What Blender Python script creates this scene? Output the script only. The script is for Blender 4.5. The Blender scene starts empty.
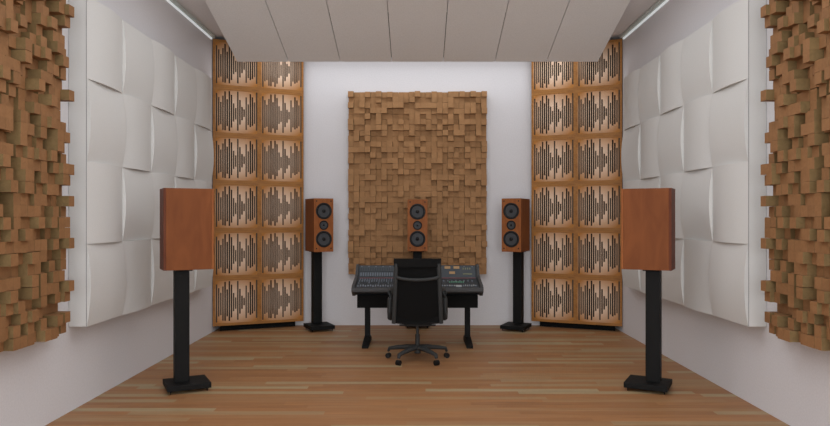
import bpy, bmesh, math, random
from mathutils import Vector, Matrix
C = bpy.context.scene.collection
PI = math.pi
F = 670.0
W = 2.685          # half width of the room
YB = 9.33          # back wall
ZC = 3.88          # ceiling
random.seed(7)

# ---------------------------------------------------------------- materials
def srgb(r, g, b):
    f = lambda c: (c/255/12.92) if c/255 <= .04045 else ((c/255+.055)/1.055)**2.4
    return (f(r), f(g), f(b), 1)
def mat(name, col, rough=.6, metal=0, spec=.5):
    m = bpy.data.materials.new(name); m.use_nodes = True
    b = m.node_tree.nodes['Principled BSDF']
    b.inputs['Base Color'].default_value = col
    b.inputs['Roughness'].default_value = rough
    b.inputs['Metallic'].default_value = metal
    b.inputs['Specular IOR Level'].default_value = spec
    return m
def nd(m, t, **kw):
    n = m.node_tree.nodes.new(t)
    for k, v in kw.items():
        if k in n.inputs: n.inputs[k].default_value = v
        else: setattr(n, k, v)
    return n
def lk(m, a, b): m.node_tree.links.new(a, b)
def bsdf(m): return m.node_tree.nodes['Principled BSDF']
def ramp(m, stops):
    r = nd(m, 'ShaderNodeValToRGB')
    e = r.color_ramp.elements
    while len(e) < len(stops): e.new(.5)
    for i, (p, c) in enumerate(stops): e[i].position = p; e[i].color = c
    return r
def plaster(name, col, scale=90, amt=.05, bump=.05):
    m = mat(name, col, .85, 0, .2)
    tc = nd(m, 'ShaderNodeTexCoord'); n = nd(m, 'ShaderNodeTexNoise', Scale=scale, Detail=4.0)
    lk(m, tc.outputs['Object'], n.inputs['Vector'])
    d = tuple(c*(1-amt) for c in col[:3])+(1,); l = tuple(min(1, c*(1+amt)) for c in col[:3])+(1,)
    r = ramp(m, [(.3, d), (.7, l)]); lk(m, n.outputs['Fac'], r.inputs['Fac'])
    lk(m, r.outputs['Color'], bsdf(m).inputs['Base Color'])
    b = nd(m, 'ShaderNodeBump', Strength=bump, Distance=.01); lk(m, n.outputs['Fac'], b.inputs['Height'])
    lk(m, b.outputs['Normal'], bsdf(m).inputs['Normal'])
    return m
def woodm(name, dark, light, stretch=(14, 14, 1.6), rough=.45, coord='Object', rnd=0, detail=6, spec=.4, dist=1.2):
    m = mat(name, light, rough, 0, spec)
    tc = nd(m, 'ShaderNodeTexCoord'); mp = nd(m, 'ShaderNodeMapping'); mp.inputs['Scale'].default_value = stretch
    n = nd(m, 'ShaderNodeTexNoise', Scale=1.0, Detail=detail, Distortion=dist)
    lk(m, tc.outputs[coord], mp.inputs['Vector']); lk(m, mp.outputs['Vector'], n.inputs['Vector'])
    r = ramp(m, [(.3, dark), (.7, light)]); lk(m, n.outputs['Fac'], r.inputs['Fac'])
    out = r.outputs['Color']
    if rnd:
        at = nd(m, 'ShaderNodeAttribute', attribute_name='rnd')
        mr = nd(m, 'ShaderNodeMapRange'); mr.inputs['To Min'].default_value = 1-rnd; mr.inputs['To Max'].default_value = 1+rnd*.6
        lk(m, at.outputs['Fac'], mr.inputs['Value'])
        hs = nd(m, 'ShaderNodeHueSaturation'); lk(m, mr.outputs['Result'], hs.inputs['Value']); lk(m, out, hs.inputs['Color'])
        out = hs.outputs['Color']
    lk(m, out, bsdf(m).inputs['Base Color'])
    return m

M = {}
M['wall'] = plaster('wall_plaster', srgb(219, 218, 221), 70, .035)
M['ceil'] = plaster('ceiling_paint', srgb(238, 237, 239), 60, .04)
M['cloud'] = plaster('cloud_felt', srgb(236, 235, 234), 80, .05)
M['fabric'] = plaster('white_fabric', srgb(212, 212, 210), 160, .03, .1)
M['edge'] = mat('edge_grey', srgb(135, 131, 133), .9)
M['seam'] = mat('seam_dark', srgb(70, 64, 64), .9)
M['cherry'] = woodm('cherry_veneer', srgb(114, 64, 34), srgb(130, 76, 41), (9, 9, 2.2), .55, spec=.15)
M['cherry_edge'] = woodm('cherry_edge', srgb(94, 50, 34), srgb(106, 60, 42), (9, 9, 2.2), .55, spec=.15)
M['cherry_front'] = woodm('cherry_baffle', srgb(134, 78, 42), srgb(154, 94, 52), (14, 14, 2.5), .55, spec=.15)
M['oak'] = woodm('orange_oak', srgb(140, 90, 36), srgb(170, 116, 52), (3, 3, 20), .55)
M['black'] = mat('black_powder', srgb(20, 20, 20), .6, 0, .15)
M['black2'] = mat('soft_black', srgb(15, 15, 15), .85, 0, .2)
M['grey_frame'] = mat('graphite_frame', srgb(52, 53, 53), .6, 0, .25)
M['cone'] = mat('cone_grey', srgb(62, 63, 66), .6, 0, .3)
M['rubber'] = mat('rubber_black', srgb(19, 19, 20), .6, 0, .3)
M['chrome'] = mat('steel', srgb(150, 150, 152), .35, .8)
M['console'] = mat('console_grey', srgb(64, 64, 65), .6, 0, .3)
M['panel'] = mat('console_panel', srgb(66, 71, 76), .6, 0, .3)
M['panel_dark'] = mat('console_panel_dark', srgb(52, 56, 60), .6, 0, .3)
M['knob_l'] = mat('fader_pale', srgb(120, 126, 136), .5)
M['knob_d'] = mat('knob_blue_grey', srgb(96, 104, 114), .5)
M['white_btn'] = mat('white_button', srgb(150, 152, 152), .5)
M['green_btn'] = mat('green_button', srgb(90, 150, 118), .5)
M['red_line'] = mat('red_line', srgb(122, 70, 74), .6)
M['olive'] = mat('olive_marks', srgb(112, 112, 84), .6)
M['display'] = mat('amber_display', srgb(158, 124, 84), .5)
b = bsdf(M['display']); b.inputs['Emission Color'].default_value = srgb(172, 130, 80); b.inputs['Emission Strength'].default_value = .03
M['mesh'] = mat('chair_mesh', srgb(17, 17, 17), .9, 0, .15)
M['dark_well'] = mat('dark_well', srgb(40, 34, 30), .9)
M['led'] = mat('led_profile', srgb(235, 240, 240), .4)
b = bsdf(M['led']); b.inputs['Emission Color'].default_value = srgb(235, 242, 245); b.inputs['Emission Strength'].default_value = .45
M['alu'] = mat('alu_profile', srgb(205, 214, 210), .5)

# skyline blocks: tips brown, flanks greener, each block its own shade
def block_mat(name, tip_d, tip_l, fl_d, fl_l, rnd):
    m = woodm(name, tip_d, tip_l, (26, 26, 26), .7, rnd=rnd, spec=.2)
    nt = m.node_tree; hs = [n for n in nt.nodes if n.bl_idname == 'ShaderNodeHueSaturation'][0]
    rp = [n for n in nt.nodes if n.bl_idname == 'ShaderNodeValToRGB'][0]
    nz = [n for n in nt.nodes if n.bl_idname == 'ShaderNodeTexNoise'][0]
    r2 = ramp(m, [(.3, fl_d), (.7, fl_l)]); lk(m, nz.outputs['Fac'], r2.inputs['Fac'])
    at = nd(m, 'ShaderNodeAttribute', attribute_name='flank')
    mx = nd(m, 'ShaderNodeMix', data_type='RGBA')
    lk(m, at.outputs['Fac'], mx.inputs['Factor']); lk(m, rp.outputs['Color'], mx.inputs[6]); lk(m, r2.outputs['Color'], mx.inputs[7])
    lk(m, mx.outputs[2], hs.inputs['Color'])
    return m
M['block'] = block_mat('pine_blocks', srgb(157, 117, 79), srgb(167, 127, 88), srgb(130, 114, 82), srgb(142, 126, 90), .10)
M['block_side'] = block_mat('pine_blocks_dimmed', srgb(140, 101, 67), srgb(150, 110, 74), srgb(112, 97, 64), srgb(126, 107, 72), .10)  # same pine, colour lowered to offset strong rear light on the side walls

# veneer of the slotted faces: pale in the middle, orange toward the rims
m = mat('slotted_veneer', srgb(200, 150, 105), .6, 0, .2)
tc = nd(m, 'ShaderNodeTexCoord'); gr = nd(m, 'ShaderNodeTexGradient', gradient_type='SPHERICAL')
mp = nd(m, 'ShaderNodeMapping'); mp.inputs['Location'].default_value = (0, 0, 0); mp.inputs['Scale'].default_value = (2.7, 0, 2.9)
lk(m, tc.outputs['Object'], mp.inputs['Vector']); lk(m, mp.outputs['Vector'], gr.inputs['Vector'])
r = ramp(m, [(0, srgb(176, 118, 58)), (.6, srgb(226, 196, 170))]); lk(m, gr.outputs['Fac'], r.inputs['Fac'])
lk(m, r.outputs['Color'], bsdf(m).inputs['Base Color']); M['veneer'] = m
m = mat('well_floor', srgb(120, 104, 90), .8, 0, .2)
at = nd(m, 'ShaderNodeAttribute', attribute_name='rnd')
r = ramp(m, [(0, srgb(18, 15, 14)), (1, srgb(100, 88, 76))]); lk(m, at.outputs['Fac'], r.inputs['Fac'])  # deep slots near black: shade of the recess put into the colour
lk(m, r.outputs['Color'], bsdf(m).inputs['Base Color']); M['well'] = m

# strip flooring, boards running across the room
m = mat('strip_floor', srgb(160, 110, 76), .5, 0, .3)
tc = nd(m, 'ShaderNodeTexCoord')
def mth(op, a, b_=None):
    n = nd(m, 'ShaderNodeMath', operation=op)
    for k, v in enumerate((a, b_)):
        if v is None: continue
        if hasattr(v, 'is_output'): lk(m, v, n.inputs[k])
        else: n.inputs[k].default_value = v
    return n.outputs[0]
sx = nd(m, 'ShaderNodeSeparateXYZ'); lk(m, tc.outputs['Object'], sx.inputs[0])
yr = mth('DIVIDE', sx.outputs['Y'], .085); row = mth('FLOOR', yr)
w1 = nd(m, 'ShaderNodeTexWhiteNoise', noise_dimensions='1D'); lk(m, row, w1.inputs['W'])
xr = mth('ADD', mth('DIVIDE', sx.outputs['X'], 1.5), mth('MULTIPLY', w1.outputs['Value'], 7.0)); col_ = mth('FLOOR', xr)
w2 = nd(m, 'ShaderNodeTexWhiteNoise', noise_dimensions='2D'); cb = nd(m, 'ShaderNodeCombineXYZ')
lk(m, row, cb.inputs[0]); lk(m, col_, cb.inputs[1]); lk(m, cb.outputs[0], w2.inputs['Vector'])
rp = ramp(m, [(0, srgb(150, 107, 71)), (.3, srgb(163, 117, 77)), (.55, srgb(158, 117, 80)), (.74, srgb(162, 124, 86)), (.86, srgb(162, 135, 100)), (1, srgb(167, 149, 116))])
lk(m, w2.outputs['Value'], rp.inputs['Fac'])
mp = nd(m, 'ShaderNodeMapping'); mp.inputs['Scale'].default_value = (1.3, 22, 1)
nz = nd(m, 'ShaderNodeTexNoise', Scale=1.5, Detail=6.0, Distortion=.4)
lk(m, tc.outputs['Object'], mp.inputs['Vector']); lk(m, mp.outputs['Vector'], nz.inputs['Vector'])
r2 = ramp(m, [(.3, (.84, .83, .82, 1)), (.7, (1.08, 1.06, 1.04, 1))]); lk(m, nz.outputs['Fac'], r2.inputs['Fac'])
mx = nd(m, 'ShaderNodeMix', data_type='RGBA', blend_type='MULTIPLY'); mx.inputs['Factor'].default_value = 1
lk(m, rp.outputs['Color'], mx.inputs[6]); lk(m, r2.outputs['Color'], mx.inputs[7])
lk(m, mx.outputs[2], bsdf(m).inputs['Base Color']); M['floor'] = m

# ---------------------------------------------------------------- mesh helpers
class MB:
    def __init__(s): s.bm = bmesh.new()
    def box(s, x0, x1, y0, y1, z0, z1, bev=0, mtx=None):
        vs = [s.bm.verts.new((x, y, z)) for x in (x0, x1) for y in (y0, y1) for z in (z0, z1)]
        fs = [(0, 1, 3, 2), (4, 6, 7, 5), (0, 4, 5, 1), (2, 3, 7, 6), (0, 2, 6, 4), (1, 5, 7, 3)]
        faces = [s.bm.faces.new([vs[i] for i in f]) for f in fs]
        if mtx: bmesh.ops.transform(s.bm, matrix=mtx, verts=vs)
        if bev:
            ed = list({e for f in faces for e in f.edges})
            bmesh.ops.bevel(s.bm, geom=ed, offset=bev, segments=2, affect='EDGES', profile=.6)
        return s
    def cyl(s, p, q, r, r2=None, n=20):
        p, q = Vector(p), Vector(q); d = q-p
        mt = Matrix.Translation((p+q)/2) @ d.to_track_quat('Z', 'Y').to_matrix().to_4x4()
        bmesh.ops.create_cone(s.bm, cap_ends=True, segments=n, radius1=r, radius2=r if r2 is None else r2, depth=d.length, matrix=mt)
        return s
    def tube(s, pts, r, n=10, flat=1.0, up=(0, 0, 1)):
        pts = [Vector(p) for p in pts]; rings = []
        for i, p in enumerate(pts):
            t = (pts[min(i+1, len(pts)-1)]-pts[max(i-1, 0)]).normalized()
            u = Vector(up)
            if abs(t.dot(u)) > .95: u = Vector((0, 1, 0))
            a = t.cross(u).normalized(); b2 = a.cross(t).normalized()
            rr = r[i] if isinstance(r, (list, tuple)) else r
            rings.append([s.bm.verts.new(p+a*rr*math.cos(k*2*PI/n)+b2*rr*flat*math.sin(k*2*PI/n)) for k in range(n)])
        for i in range(len(rings)-1):
            for k in range(n): s.bm.faces.new([rings[i][k], rings[i][(k+1) % n], rings[i+1][(k+1) % n], rings[i+1][k]])
        s.bm.faces.new(rings[0][::-1]); s.bm.faces.new(rings[-1])
        return s
    def lathe(s, prof, origin=(0, 0, 0), axis='-Y', n=40):
        # prof: (radius, height along the axis)
        o = Vector(origin); rings = []
        for (r, h) in prof:
            ring = []
            for k in range(n):
                a = 2*PI*k/n
                v = Vector((r*math.cos(a), -h, r*math.sin(a))) if axis == '-Y' else Vector((r*math.cos(a), r*math.sin(a), h))
                ring.append(s.bm.verts.new(o+v))
            rings.append(ring)
        for i in range(len(rings)-1):
            for k in range(n): s.bm.faces.new([rings[i][k], rings[i][(k+1) % n], rings[i+1][(k+1) % n], rings[i+1][k]])
        s.bm.faces.new(rings[0][::-1]); s.bm.faces.new(rings[-1])
        return s
    def prism(s, poly, x0, x1):   # poly in (y, z), extruded along x
        a = [s.bm.verts.new((x0, y, z)) for y, z in poly]; b_ = [s.bm.verts.new((x1, y, z)) for y, z in poly]
        n = len(poly)
        s.bm.faces.new(a[::-1]); s.bm.faces.new(b_)
        for i in range(n): s.bm.faces.new([a[i], a[(i+1) % n], b_[(i+1) % n], b_[i]])
        return s
    def build(s, name, m, parent=None, smooth=False, loc=None):
        bmesh.ops.recalc_face_normals(s.bm, faces=s.bm.faces)
        me = bpy.data.meshes.new(name); s.bm.to_mesh(me); s.bm.free()
        me.materials.append(m)
        if smooth:
            for p in me.polygons: p.use_smooth = True
            try: me.set_sharp_from_angle(angle=math.radians(35))
            except Exception: pass
        o = bpy.data.objects.new(name, me); C.objects.link(o)
        if parent: o.parent = parent
        if loc: o.location = loc
        return o
def tag(o, label, cat, group=None):
    o['label'] = label; o['category'] = cat
    if group: o['group'] = group
    return o
def thing(name, label, cat, loc=(0, 0, 0), rz=0, group=None):
    o = bpy.data.objects.new(name, None); C.objects.link(o)
    o.location = loc; o.rotation_euler = (0, 0, rz); o.empty_display_size = .1
    return tag(o, label, cat, group)
def struct(o): o['kind'] = 'structure'; return o
def kids(o): return [c for c in list(C.objects) if c.parent == o]
def copy_tree(o, parent=None):
    c = o.copy(); C.objects.link(c)
    if parent: c.parent = parent
    for ch in kids(o): copy_tree(ch, c)
    return c

# ---------------------------------------------------------------- room
YR = -1.6
struct(MB().box(-W-.1, W+.1, YR-.1, YB+.1, -.1, 0).build('floor', M['floor']))
struct(MB().box(-W-.1, W+.1, YR-.1, YB+.1, ZC, ZC+.1).build('ceiling', M['ceil']))
struct(MB().box(-W-.1, -W, YR, YB, 0, ZC).build('wall_left', M['wall']))
struct(MB().box(W, W+.1, YR, YB, 0, ZC).build('wall_right', M['wall']))
struct(MB().box(-W-.1, W+.1, YB, YB+.1, 0, ZC).build('wall_back', M['wall']))
struct(MB().box(-W-.1, W+.1, YR-.1, YR, 0, ZC).build('wall_front', M['wall']))

for s, side in ((-1, 'left'), (1, 'right')):
    t = thing('cove_light', 'thin glowing light strip in a grey channel along the top of the %s side wall' % side, 'light', (s*W, 4, 3.81), 0, 'light strips along the tops of the side walls')
    x0, x1 = sorted((0, -s*.05))
    MB().box(x0, x1, -5.5, 4.72, .026, .06).build('channel', M['alu'], t)
    x0, x1 = sorted((-s*.001, -s*.014))
    MB().box(x0, x1, -5.5, 4.72, .008, .0255).build('diffuser', M['led'], t)

# ---------------------------------------------------------------- hung ceiling cloud of seven boards
sl = (3.865-3.5)/(8.6-7.25)
t = thing('ceiling_cloud', 'sloping grey ceiling cloud of seven long felt boards hung below the ceiling', 'ceiling panel', (0, 8.6, 3.5))
bw = 4.63/7
L = 1.34
bm = MB().prism([(0, .0), (-L, L*sl), (-L, L*sl+.012), (0, .045)], -bw/2+.004, bw/2-.004)
first = bm.build('board', M['cloud'], t)
for k in range(7):
    o = first if k == 0 else first.copy()
    if k: C.objects.link(o)
    o.location = (-2.315+bw*(k+.5), 0, 0)
MB().box(-2.31, 2.31, -.35, -.31, .13, .165).build('batten', M['seam'], t)
MB().prism([(-.02, .052), (-L+.3, (L-.3)*sl+.03), (-L+.3, (L-.3)*sl+.034), (-.02, .058)], -2.3, 2.3).build('backing_sheet', M['seam'], t)
for x in (-1.8, 0, 1.8):
    MB().cyl((x, -.33, .15), (x, -.33, ZC-3.5), .006, n=8).build('hanger_rod', M['chrome'], t)

# ---------------------------------------------------------------- skyline diffusers
BS = .0762
def skyline(name_label, loc, rz, seed, mirror, depths, bmat, nx=25, nz=33):
    rng = random.Random(seed)
    t = thing('skyline_wall_diffuser', name_label, 'wall panel', loc, rz, 'skyline diffusers on the walls')
    MB().box(-nx*BS/2+.01, nx*BS/2-.01, -.03, -.001, .01, nz*BS-.01).build('backing_board', bmat, t)
    grid = []
    for j in range(nz):
        row = []
        for i in range(nx):
            v = rng.choice(depths)
            if i and rng.random() < .06: v = row[-1]
            if j and rng.random() < .06: v = grid[-1][i]
            row.append(v)
        grid.append(row)
    bm = bmesh.new(); rl = bm.faces.layers.float.new('rnd'); fl = bm.faces.layers.float.new('flank')
    for j in range(nz):
        for i in range(nx):
            ii = nx-1-i if mirror else i
            d = grid[j][ii]; g = .0006
            dx = rng.uniform(-.002, .002)
            x0 = -nx*BS/2+i*BS+g+dx; x1 = x0+BS-2*g; z0 = j*BS+g+rng.uniform(-.002, .002); z1 = z0+BS-2*g
            vs = [bm.verts.new((x, y, z)) for x in (x0, x1) for y in (-.028, -d) for z in (z0, z1)]
            rv = rng.random()
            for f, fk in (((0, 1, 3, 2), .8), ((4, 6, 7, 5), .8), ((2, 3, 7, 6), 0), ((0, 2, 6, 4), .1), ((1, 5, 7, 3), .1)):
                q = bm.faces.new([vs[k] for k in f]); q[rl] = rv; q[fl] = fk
    bmesh.ops.recalc_face_normals(bm, faces=bm.faces)
    me = bpy.data.meshes.new('wood_blocks'); bm.to_mesh(me); bm.free(); me.materials.append(bmat)
    o = bpy.data.objects.new('wood_blocks', me); C.objects.link(o); o.parent = t
    return t
skyline('tall skyline diffuser of brown wood blocks on the back wall behind the mixing console', (0, YB, .718), 0, 3, False, [.06, .08, .10, .125, .15], M['block'])
dp = [.07, .10, .13, .16, .16, .19]
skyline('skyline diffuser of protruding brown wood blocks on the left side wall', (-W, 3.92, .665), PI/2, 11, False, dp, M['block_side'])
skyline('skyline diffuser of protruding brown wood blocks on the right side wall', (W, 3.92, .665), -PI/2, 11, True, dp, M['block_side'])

# ---------------------------------------------------------------- white basket-weave panels
PT = .139; CW = .622; CH = .636
def wave_tile(kind, s):
    bm = bmesh.new(); N = 14; A = .03; base = .004
    f = lambda u: base+A*(1-(2*u-1)**2)
    P = lambda u, v, h: (-s*h, (u-.5)*CW*.998, (v-.5)*CH*.998)
    h = (lambda u, v: f(v)) if kind == 'A' else (lambda u, v: f(u))
    g = [[bm.verts.new(P(i/N, j/N, h(i/N, j/N))) for j in range(N+1)] for i in range(N+1)]
    for i in range(N):
        for j in range(N):
            q = bm.faces.new([g[i][j], g[i+1][j], g[i+1][j+1], g[i][j+1]]); q.smooth = True
    def skirt(pts):
        a = [bm.verts.new(P(u, v, h(u, v))) for u, v in pts]; b_ = [bm.verts.new(P(u, v, 0)) for u, v in pts]
        for k in range(N): bm.faces.new([a[k], a[k+1], b_[k+1], b_[k]])
    skirt([(k/N, 0) for k in range(N+1)]); skirt([(k/N, 1) for k in range(N+1)])
    skirt([(0, k/N) for k in range(N+1)]); skirt([(1, k/N) for k in range(N+1)])
    for fc in bm.faces:
        fc.normal_update()
    me = bpy.data.meshes.new('wave_tile'); bm.to_mesh(me); bm.free(); me.materials.append(M['fabric'])
    return me
def wave_panel(s, label):
    t = thing('wave_wall_panel', label, 'wall panel', (s*W, 5.15, .66), 0, 'white relief panels on the side walls')
    x0, x1 = sorted((-s*.001, -s*PT))
    MB().box(x0, x1, 0, CW*5, 0, CH*4, .006).build('panel_body', M['fabric'], t)
    MB().box(min(0, -s*.003)-0, max(0, -s*.003), -.003, .0005, .004, CH*4-.004).build('edge_seam', M['edge'], t, loc=(-s*PT, 0, 0))
    me = {k: wave_tile(k, s) for k in 'AB'}
    for c in range(5):
        for r in range(4):       # r counts down from the top
            o = bpy.data.objects.new('wave_tile', me['B' if (c+r) % 2 == 0 else 'A']); C.objects.link(o); o.parent = t
            o.location = (-s*PT, CW*(c+.5), CH*(3.5-r))
wave_panel(-1, 'white basket-weave relief panel hung on the left side wall')
wave_panel(1, 'white basket-weave relief panel hung on the right side wall')

# ---------------------------------------------------------------- slotted wooden corner diffusers
TOPS = [60, 85, 115, 75, 45, 95, 42, 65, 120, 150, 42, 95, 140, 155, 75, 120, 52, 72, 105, 40]
BOTS = [308, 270, 262, 298, 300, 272, 302, 280, 240, 225, 298, 258, 228, 205, 290, 258, 270, 262, 248, 292]
DP = [.6, .75, .8, .6, .1, .0, .1, .3, .75, .85, .55, .3, .1, .4, .8, .75, .1, .2, .8, .7]
HS = TOPS
MW, MH = .60, .6265
def module_parts():
    fr = MB(); b0 = .028; d = .05
    fr.box(-MW/2, -MW/2+b0, -d, 0, -MH/2, MH/2); fr.box(MW/2-b0, MW/2, -d, 0, -MH/2, MH/2)
    fr.box(-MW/2+b0, MW/2-b0, -d, 0, -MH/2, -MH/2+.035); fr.box(-MW/2+b0, MW/2-b0, -d, 0, MH/2-.035, MH/2)
    frame = fr.build('diffuser_module', M['oak'])
    fc = MB(); x0 = -MW/2+b0; n = len(HS); p = (MW-2*b0)/n; sw = p*.70; zi = MH/2-.035
    y0, y1 = -d+.002, -d+.009
    wl = bmesh.new(); rl = wl.faces.layers.float.new('rnd')
    for k, h in enumerate(HS):
        xa = x0+k*p
        zt, zb = (176-TOPS[k])/155*.313, (176-BOTS[k])/155*.313
        fc.box(xa, xa+p-sw, y0, y1, -zi, zi)
        fc.box(xa+p-sw, xa+p, y0, y1, zt, zi); fc.box(xa+p-sw, xa+p, y0, y1, -zi, zb)
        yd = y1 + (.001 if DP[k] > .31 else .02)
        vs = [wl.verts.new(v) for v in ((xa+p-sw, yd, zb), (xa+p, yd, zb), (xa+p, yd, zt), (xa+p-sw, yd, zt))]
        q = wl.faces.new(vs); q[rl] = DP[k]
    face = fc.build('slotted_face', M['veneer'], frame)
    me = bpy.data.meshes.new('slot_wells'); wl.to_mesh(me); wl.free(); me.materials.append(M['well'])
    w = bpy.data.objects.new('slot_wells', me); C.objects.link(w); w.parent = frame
    return frame
proto = module_parts()
def tower(label, loc, rz, use_proto):
    t = thing('slotted_corner_diffuser', label, 'wall panel', loc, rz, 'slotted diffusers across the back corners')
    MB().box(-.6, .6, .001, .02, .077, .077+6*MH).build('back_board', M['dark_well'], t)
    MB().box(-.50, .50, .022, .05, 0, .30).build('shadow_gap_strip', M['black2'], t)  # added black support strip, stands in for the shadow gap under the tower
    for r in range(6):
        for c in range(2):
            if use_proto and r == 0 and c == 0: o = proto; o.parent = t
            else: o = copy_tree(proto, t)
            o.location = (-MW/2+MW*c, 0, .077+MH*(r+.5))
    return t
ang = math.atan2(.47, 1.108)
# fronts run from the side wall to the back wall
mx_, my_ = (2.672+1.566)/2, (8.75+9.22)/2
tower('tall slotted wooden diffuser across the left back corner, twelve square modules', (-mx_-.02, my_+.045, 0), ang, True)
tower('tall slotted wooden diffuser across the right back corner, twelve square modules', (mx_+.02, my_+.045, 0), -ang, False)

# ---------------------------------------------------------------- loudspeakers and stands
SW, SH = .262, .70
def driver(parent, z, R, name, small=False):
    y = 0
    ring = MB().lathe([(R*1.0, -.001), (R*1.0, .006), (R*.93, .009), (R*.80, .008), (R*.74, .003), (R*.72, -.001)], (0, y, 0)).build(name, M['rubber'], parent, True)
    MB().lathe([(R*.735, .001), (R*.735, .004), (R*.30, -.0005+.002), (R*.26, .002), (R*.01, .002)], (0, y, 0)).build('cone', M['cone'], ring, True)
    MB().lathe([(R*.22, .002), (R*.20, .009), (R*.12, .014), (.001, .016)], (0, y, 0)).build('dust_cap', M['rubber'], ring, True)
    ring.location = (0, parent['_fy'], z)
    return ring
def speaker(label, loc, rz, depth=.415, sh=SH, group=None):
    t = thing('studio_monitor', label, 'speaker', loc, rz, 'studio speakers around the room')
    fy = -depth/2
    MB().box(-SW/2, SW/2, fy+.02, depth/2-.02, 0, sh, .003).build('cabinet', M['cherry'], t)
    MB().box(-SW/2, SW/2, fy, fy+.0199, 0, sh, .003).build('front_baffle', M['cherry_front'], t)
    MB().box(-SW/2, SW/2, depth/2-.0199, depth/2, 0, sh, .003).build('rear_panel', M['cherry_edge'], t)
    t['_fy'] = fy
    k = sh/.70
    driver(t, .535*k, .108*k, 'woofer'); driver(t, .350*k, .062*k, 'midrange_driver'); driver(t, .168*k, .108*k, 'woofer')
    for x in (-.098, .098):
        for z in (.035, .655):
            MB().cyl((x, fy+.001, z*k+.01), (x, fy-.004, z*k+.01), .009, n=12).build('screw', M['rubber'], t)
    del t['_fy']
    return t
def stand(label, loc, rz, top, po=.07, group=None, hy=.18, tp=0):
    t = thing('speaker_stand', label, 'speaker stand', loc, rz, 'black stands under the speakers')
    bp = MB().box(-.165, .165, -hy, hy, .028, .075, .006).build('base_plate', M['black'], t)
    for x in (-.135, .135):
        for y in (-hy+.03, hy-.03):
            MB().cyl((x, y, 0), (x, y, .03), .003, .009, 10).build('spike', M['black'], bp)
    MB().box(-.06, .06, po-.06, po+.06, .075, top-.012, .008).build('column', M['black'], t)
    MB().box(-.09, .09, po-.08+tp, po+.06, top-.012, top, .003).build('top_plate', M['black'], t)
    return t
Z0 = 1.05
for s, nm in ((-1, 'left'), (1, 'right')):
    # front pair turn toward the chair: local -Y is the front
    loc = (s*2.018, 5.86)
    d = Vector((-s*math.cos(math.radians(27.5)), math.sin(math.radians(27.5))))
    rz = math.atan2(d.x, -d.y)
    stand('black column stand standing under the large side-on speaker by the %s side wall' % nm, (loc[0], loc[1], 0), rz, Z0, .045)
    speaker('large reddish-brown speaker seen from the side on the stand nearest the %s side wall' % nm, (loc[0], loc[1], Z0), rz)
    d = Vector((-s*math.sin(math.radians(25.5)), -math.cos(math.radians(25.5))))
    rz = math.atan2(d.x, -d.y)
    stand('black column stand beside the %s slotted corner diffuser at the back wall' % nm, (s*1.315, 8.95, 0), rz, Z0, .11)
    speaker('three-driver cherry speaker angled inward beside the %s slotted corner diffuser' % nm, (s*1.315, 8.95, Z0), rz)
stand('black column stand behind the mixing console, carrying the centre speaker', (0, 9.15, 0), 0, 1.055, -.09, None, .115, -.10)
speaker('three-driver cherry speaker facing straight ahead behind the mixing console', (0, 8.97, 1.055), 0, .28, .683)

# ---------------------------------------------------------------- mixing console
t = thing('mixing_console', 'wide dark grey mixing console desk with faders and small amber displays', 'mixing console', (0, 8.0, 0))
HW = .745
# local y = Y-8 ; surface from (-.33,.705) to (.08,.765), bridge up to (.20,.915)
MB().prism([(-.34, .675), (-.34, .70), (.08, .762), (.19, .912), (.26, .912), (.26, .60), (-.20, .60)], -HW+.03, HW-.03).build('console_body', M['panel_dark'], t)
for s in (-1, 1):
    x0, x1 = sorted((s*(HW-.03), s*(HW+.004)))
    MB().prism([(-.40, .655), (-.41, .70), (-.36, .725), (-.12, .765), (.06, .80), (.17, .925), (.27, .925), (.27, .60), (-.30, .60)], x0, x1).build('side_cheek', M['console'], t)
MB().box(-HW-.004, HW+.004, -.43, -.335, .652, .70, .015).build('arm_rest', M['console'], t)
MB().box(-.70, .70, -.24, .22, .452, .60, .006).build('under_case', M['black2'], t)
def slope(y): return .70+(y+.34)*(.062/.42)
def bridge(z): return .08+(z-.762)*(.11/.15)
tilt_b = math.atan2(.11, .15)
def on_bridge(x0, x1, z0, z1, name, m, th=.003):
    zc = (z0+z1)/2; h = (z1-z0)/2/math.cos(tilt_b)
    o = MB().box(x0, x1, -th, .001, -h, h).build(name, m, t); o.location = (0, bridge(zc), zc); o.rotation_euler = (-tilt_b, 0, 0)
    return o
on_bridge(-.70, -.03, .845, .905, 'meter_panel', M['panel'])
on_bridge(.0, .70, .775, .905, 'master_panel', M['panel'])
on_bridge(-.70, .70, .766, .772, 'red_stripe', M['red_line'])
on_bridge(-.70, -.03, .785, .835, 'channel_panel', M['panel'])
for xx, zz in ((.365, .888), (.475, .888), (.42, .828)):
    on_bridge(xx-.035, xx+.035, zz-.014, zz+.014, 'display', M['display'], .006)
for k in range(4):
    on_bridge(.55+k*.027, .562+k*.027, .865, .885, 'meter', M['olive'], .005)
on_bridge(.55, .66, .808, .820, 'meter', M['olive'], .005)
for k in range(23):
    x = -.69+k*.0288
    on_bridge(x, x+.013, .79, .83, 'meter', M['knob_d'], .005)
    on_bridge(x, x+.011, .853, .885, 'meter', M['panel_dark'], .005)
    if k % 3 == 0: on_bridge(x, x+.02, .896, .901, 'top_mark', M['knob_l'], .005)
for k in range(20):
    if k % 3 == 1: on_bridge(.03+k*.033, .05+k*.033, .896, .901, 'top_mark', M['knob_l'], .005)
def cap(x, y, w, l, h, name, m):
    z = slope(y)
    return MB().box(x-w/2, x+w/2, y-l/2, y+l/2, z-.004, z+h, .0015).build(name, m, t)
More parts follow.
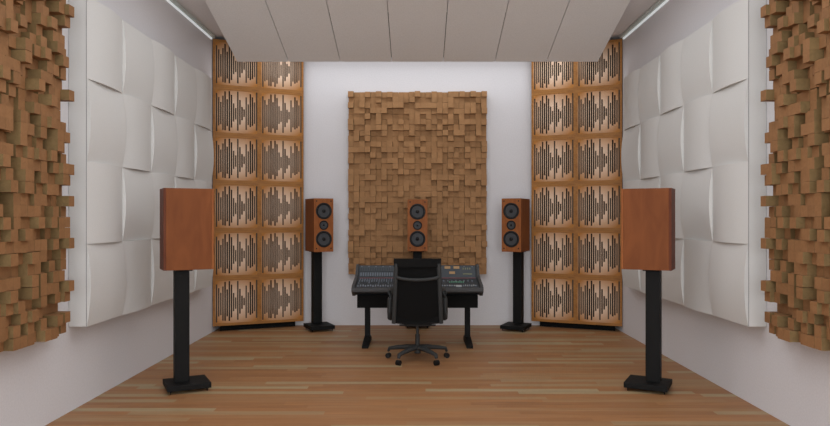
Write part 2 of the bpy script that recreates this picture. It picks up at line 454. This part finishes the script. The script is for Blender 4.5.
for k in range(23):
    x = -.685+k*.0288
    cap(x, -.29+.012*((k*7) % 3), .014, .03, .014, 'fader_cap', M['knob_l'])
    cap(x, -.17+.02*((k*5) % 3), .012, .02, .014, 'fader_cap', M['panel_dark'] if k % 4 else M['knob_d'])
    cap(x, -.06, .014, .014, .016, 'knob', M['knob_d'])
    cap(x, .02, .014, .014, .016, 'knob', M['knob_d'])
for k in range(9): cap(.38+k*.02, -.10, .012, .016, .012, 'green_button', M['green_btn'])
for k in range(14): cap(.12+k*.028, -.27, .016, .02, .012, 'white_button', M['white_btn'] if k % 2 else M['knob_l'])
for k in range(7): cap(.53+k*.024, -.27+.01*(k % 2), .013, .02, .012, 'white_button', M['white_btn'] if k % 3 else M['knob_l'])
cap(.475, -.29, .065, .035, .016, 'trackball_pad', M['white_btn'])
for k in range(12): cap(.12+k*.048, -.05, .014, .014, .014, 'knob', M['knob_d'])
for s in (-1, 1):
    x = s*.60
    lg = MB().box(x-.032, x+.032, .02, .10, .05, .46, .006)
    lg.build('leg', M['black'], t)
    MB().prism([(-.34, 0), (-.34, .03), (-.02, .075), (.14, .075), (.24, .03), (.24, 0)], x-.036, x+.036).build('foot', M['black'], t)

# ---------------------------------------------------------------- office chair (back toward the camera)
t = thing('office_chair', 'black high-back office chair with grey frame on a five-star wheeled base', 'chair', (0, 7.06, 0))
hub = MB().cyl((0, 0, .075), (0, 0, .17), .034, .028, 24).build('base_hub', M['grey_frame'], t, True)
for k in range(5):
    a = -PI/2+PI/5+k*2*PI/5
    u = Vector((math.cos(a), math.sin(a), 0))
    MB().tube([Vector((0, 0, .135))+u*.02, Vector((0, 0, .132))+u*.12, Vector((0, 0, .118))+u*.24, Vector((0, 0, .105))+u*.315, Vector((0, 0, .07))+u*.328],
              [.034, .031, .026, .022, .016], 10, .85).build('base_arm', M['grey_frame'], t, True)
    ax = Vector((-u.y, u.x, 0))
    ca = MB()
    for s in (-1, 1):
        c = u*.328+Vector((0, 0, .027))+ax*s*.013
        ca.cyl(c-ax*.009, c+ax*.009, .027, n=20)
    cw = ca.build('caster', M['rubber'], t, True)
MB().cyl((0, 0, .17), (0, 0, .27), .024, n=20).cyl((0, 0, .27), (0, 0, .39), .015, n=20).build('gas_column', M['grey_frame'], t, True)
mc = MB().box(-.10, .10, -.12, .12, .375, .41, .01)
mc.tube([(-.19, -.06, .375), (.19, -.06, .375)], .009).tube([(-.16, .08, .375), (.16, .08, .375)], .009)
mc.build('tilt_mechanism', M['grey_frame'], t)
# seat cushion: shallow dished slab
def slab(nx, ny, fn, name, m, th):
    bm = bmesh.new(); top = []; bot = []
    for i in range(nx+1):
        a, b_ = [], []
        for j in range(ny+1):
            p, n_ = fn(i/nx, j/ny); p = Vector(p); n_ = Vector(n_)
            a.append(bm.verts.new(p+n_*th/2)); b_.append(bm.verts.new(p-n_*th/2))
        top.append(a); bot.append(b_)
    for i in range(nx):
        for j in range(ny):
            bm.faces.new([top[i][j], top[i+1][j], top[i+1][j+1], top[i][j+1]])
            bm.faces.new([bot[i][j], bot[i][j+1], bot[i+1][j+1], bot[i+1][j]])
    for i in range(nx):
        bm.faces.new([top[i][0], bot[i][0], bot[i+1][0], top[i+1][0]]); bm.faces.new([top[i][ny], top[i+1][ny], bot[i+1][ny], bot[i][ny]])
    for j in range(ny):
        bm.faces.new([top[0][j], top[0][j+1], bot[0][j+1], bot[0][j]]); bm.faces.new([top[nx][j], bot[nx][j], bot[nx][j+1], top[nx][j+1]])
    w = MB(); w.bm.free(); w.bm = bm
    return w.build(name, m, t, True)
slab(10, 12, lambda u, v: (((u-.5)*.46, -.20+v*.47, .445+.03*(2*u-1)**2*.5-.04*max(0, v-.75)), (0, 0, 1)), 'seat', M['mesh'], .045)
# back, slightly reclined toward the camera
def bk_(x, z, off=0):   # point on the back surface
    f = (z-.42)/.66
    return Vector((x, -.185-.10*f-.02*math.sin(PI*f)+off+.02*(abs(x)/.24)**2, z))
slab(10, 18, lambda u, v: (bk_((u-.5)*2*(.240-.016*v), .42+.63*v), (0, 1, .1)), 'backrest', M['mesh'], .02)
slab(10, 5, lambda u, v: (bk_((u-.5)*2*.240, 1.0+.085*v, -.012), (0, 1, 0)), 'head_cushion', M['black2'], .045)
for s in (-1, 1):
    pts = [bk_(s*(.243-.030*((z-.42)/.66)**1), z, -.022) for z in [.415+.62*k/8 for k in range(9)]]
    MB().tube(pts, .022, 10, .8).build('back_rail', M['grey_frame'], t, True)
pts = [bk_(-.215+.43*k/12, .898-.028*(1-((k-6)/6)**2)**.7, -.026) for k in range(13)]
MB().tube(pts, .022, 10, .8).build('back_crossbar', M['grey_frame'], t, True)
pts = [bk_(-.225+.45*k/12, .425-.012*(1-((k-6)/6)**2), -.015) for k in range(13)]
MB().tube(pts, .012, 10).build('lower_crossbar', M['black2'], t, True)
for s in (-1, 1):
    x = s*.287
    ar = MB().tube([(s*.22, .05, .43), (x-.0*s, .03, .43), (x+s*.004, -.05, .45), (x+s*.004, -.10, .52), (x, -.10, .66), (x, -.05, .715), (x, .16, .725), (x, .20, .70), (x, .16, .52), (x, .08, .43)],
                   [.015, .02, .024, .024, .024, .024, .022, .018, .016, .015], 10)
    ar.build('armrest', M['grey_frame'], t, True)
MB().tube([(-.275, .05, .43), (.275, .05, .43)], .014).build('arm_bracket', M['grey_frame'], t, True)

# ---------------------------------------------------------------- lights
def area(name, loc, rot, sx, sy, e, col=(1, 1, 1)):
    l = bpy.data.lights.new(name, 'AREA'); l.shape = 'RECTANGLE'; l.size = sx; l.size_y = sy; l.energy = e; l.color = col
    o = bpy.data.objects.new(name, l); C.objects.link(o); o.location = loc; o.rotation_euler = rot
    return o
area('ceiling_fill', (0, 4.2, 3.84), (0, 0, 0), 4.0, 5.4, 84, (.95, .98, 1))  # added soft fill from above, unseen, no fixture modelled
area('rear_fill', (0, -1.5, 1.9), (math.radians(94), 0, 0), 5.0, 3.4, 225, (.94, .975, 1))  # added fill the size of the rear wall, for soft frontal light
area('cloud_lamp', (0, 8.75, 3.80), (math.radians(10), 0, 0), 4.2, .25, 17, (.95, .97, 1))
w = bpy.data.worlds.new('world'); bpy.context.scene.world = w; w.use_nodes = True
w.node_tree.nodes['Background'].inputs[0].default_value = (.8, .82, .9, 1); w.node_tree.nodes['Background'].inputs[1].default_value = .3

# ---------------------------------------------------------------- camera
cd = bpy.data.cameras.new('camera'); cam = bpy.data.objects.new('camera', cd); C.objects.link(cam)
cam.location = (0, 0, 1.5); cam.rotation_euler = (PI/2, 0, 0)
cd.sensor_width = 36; cd.lens = F/830*36
cd.shift_x = -2.5/830; cd.shift_y = 4.5/830; cd.clip_start = .05
bpy.context.scene.camera = cam
vs = bpy.context.scene.view_settings
vs.view_transform = 'Standard'; vs.look = 'None'; vs.exposure = 0
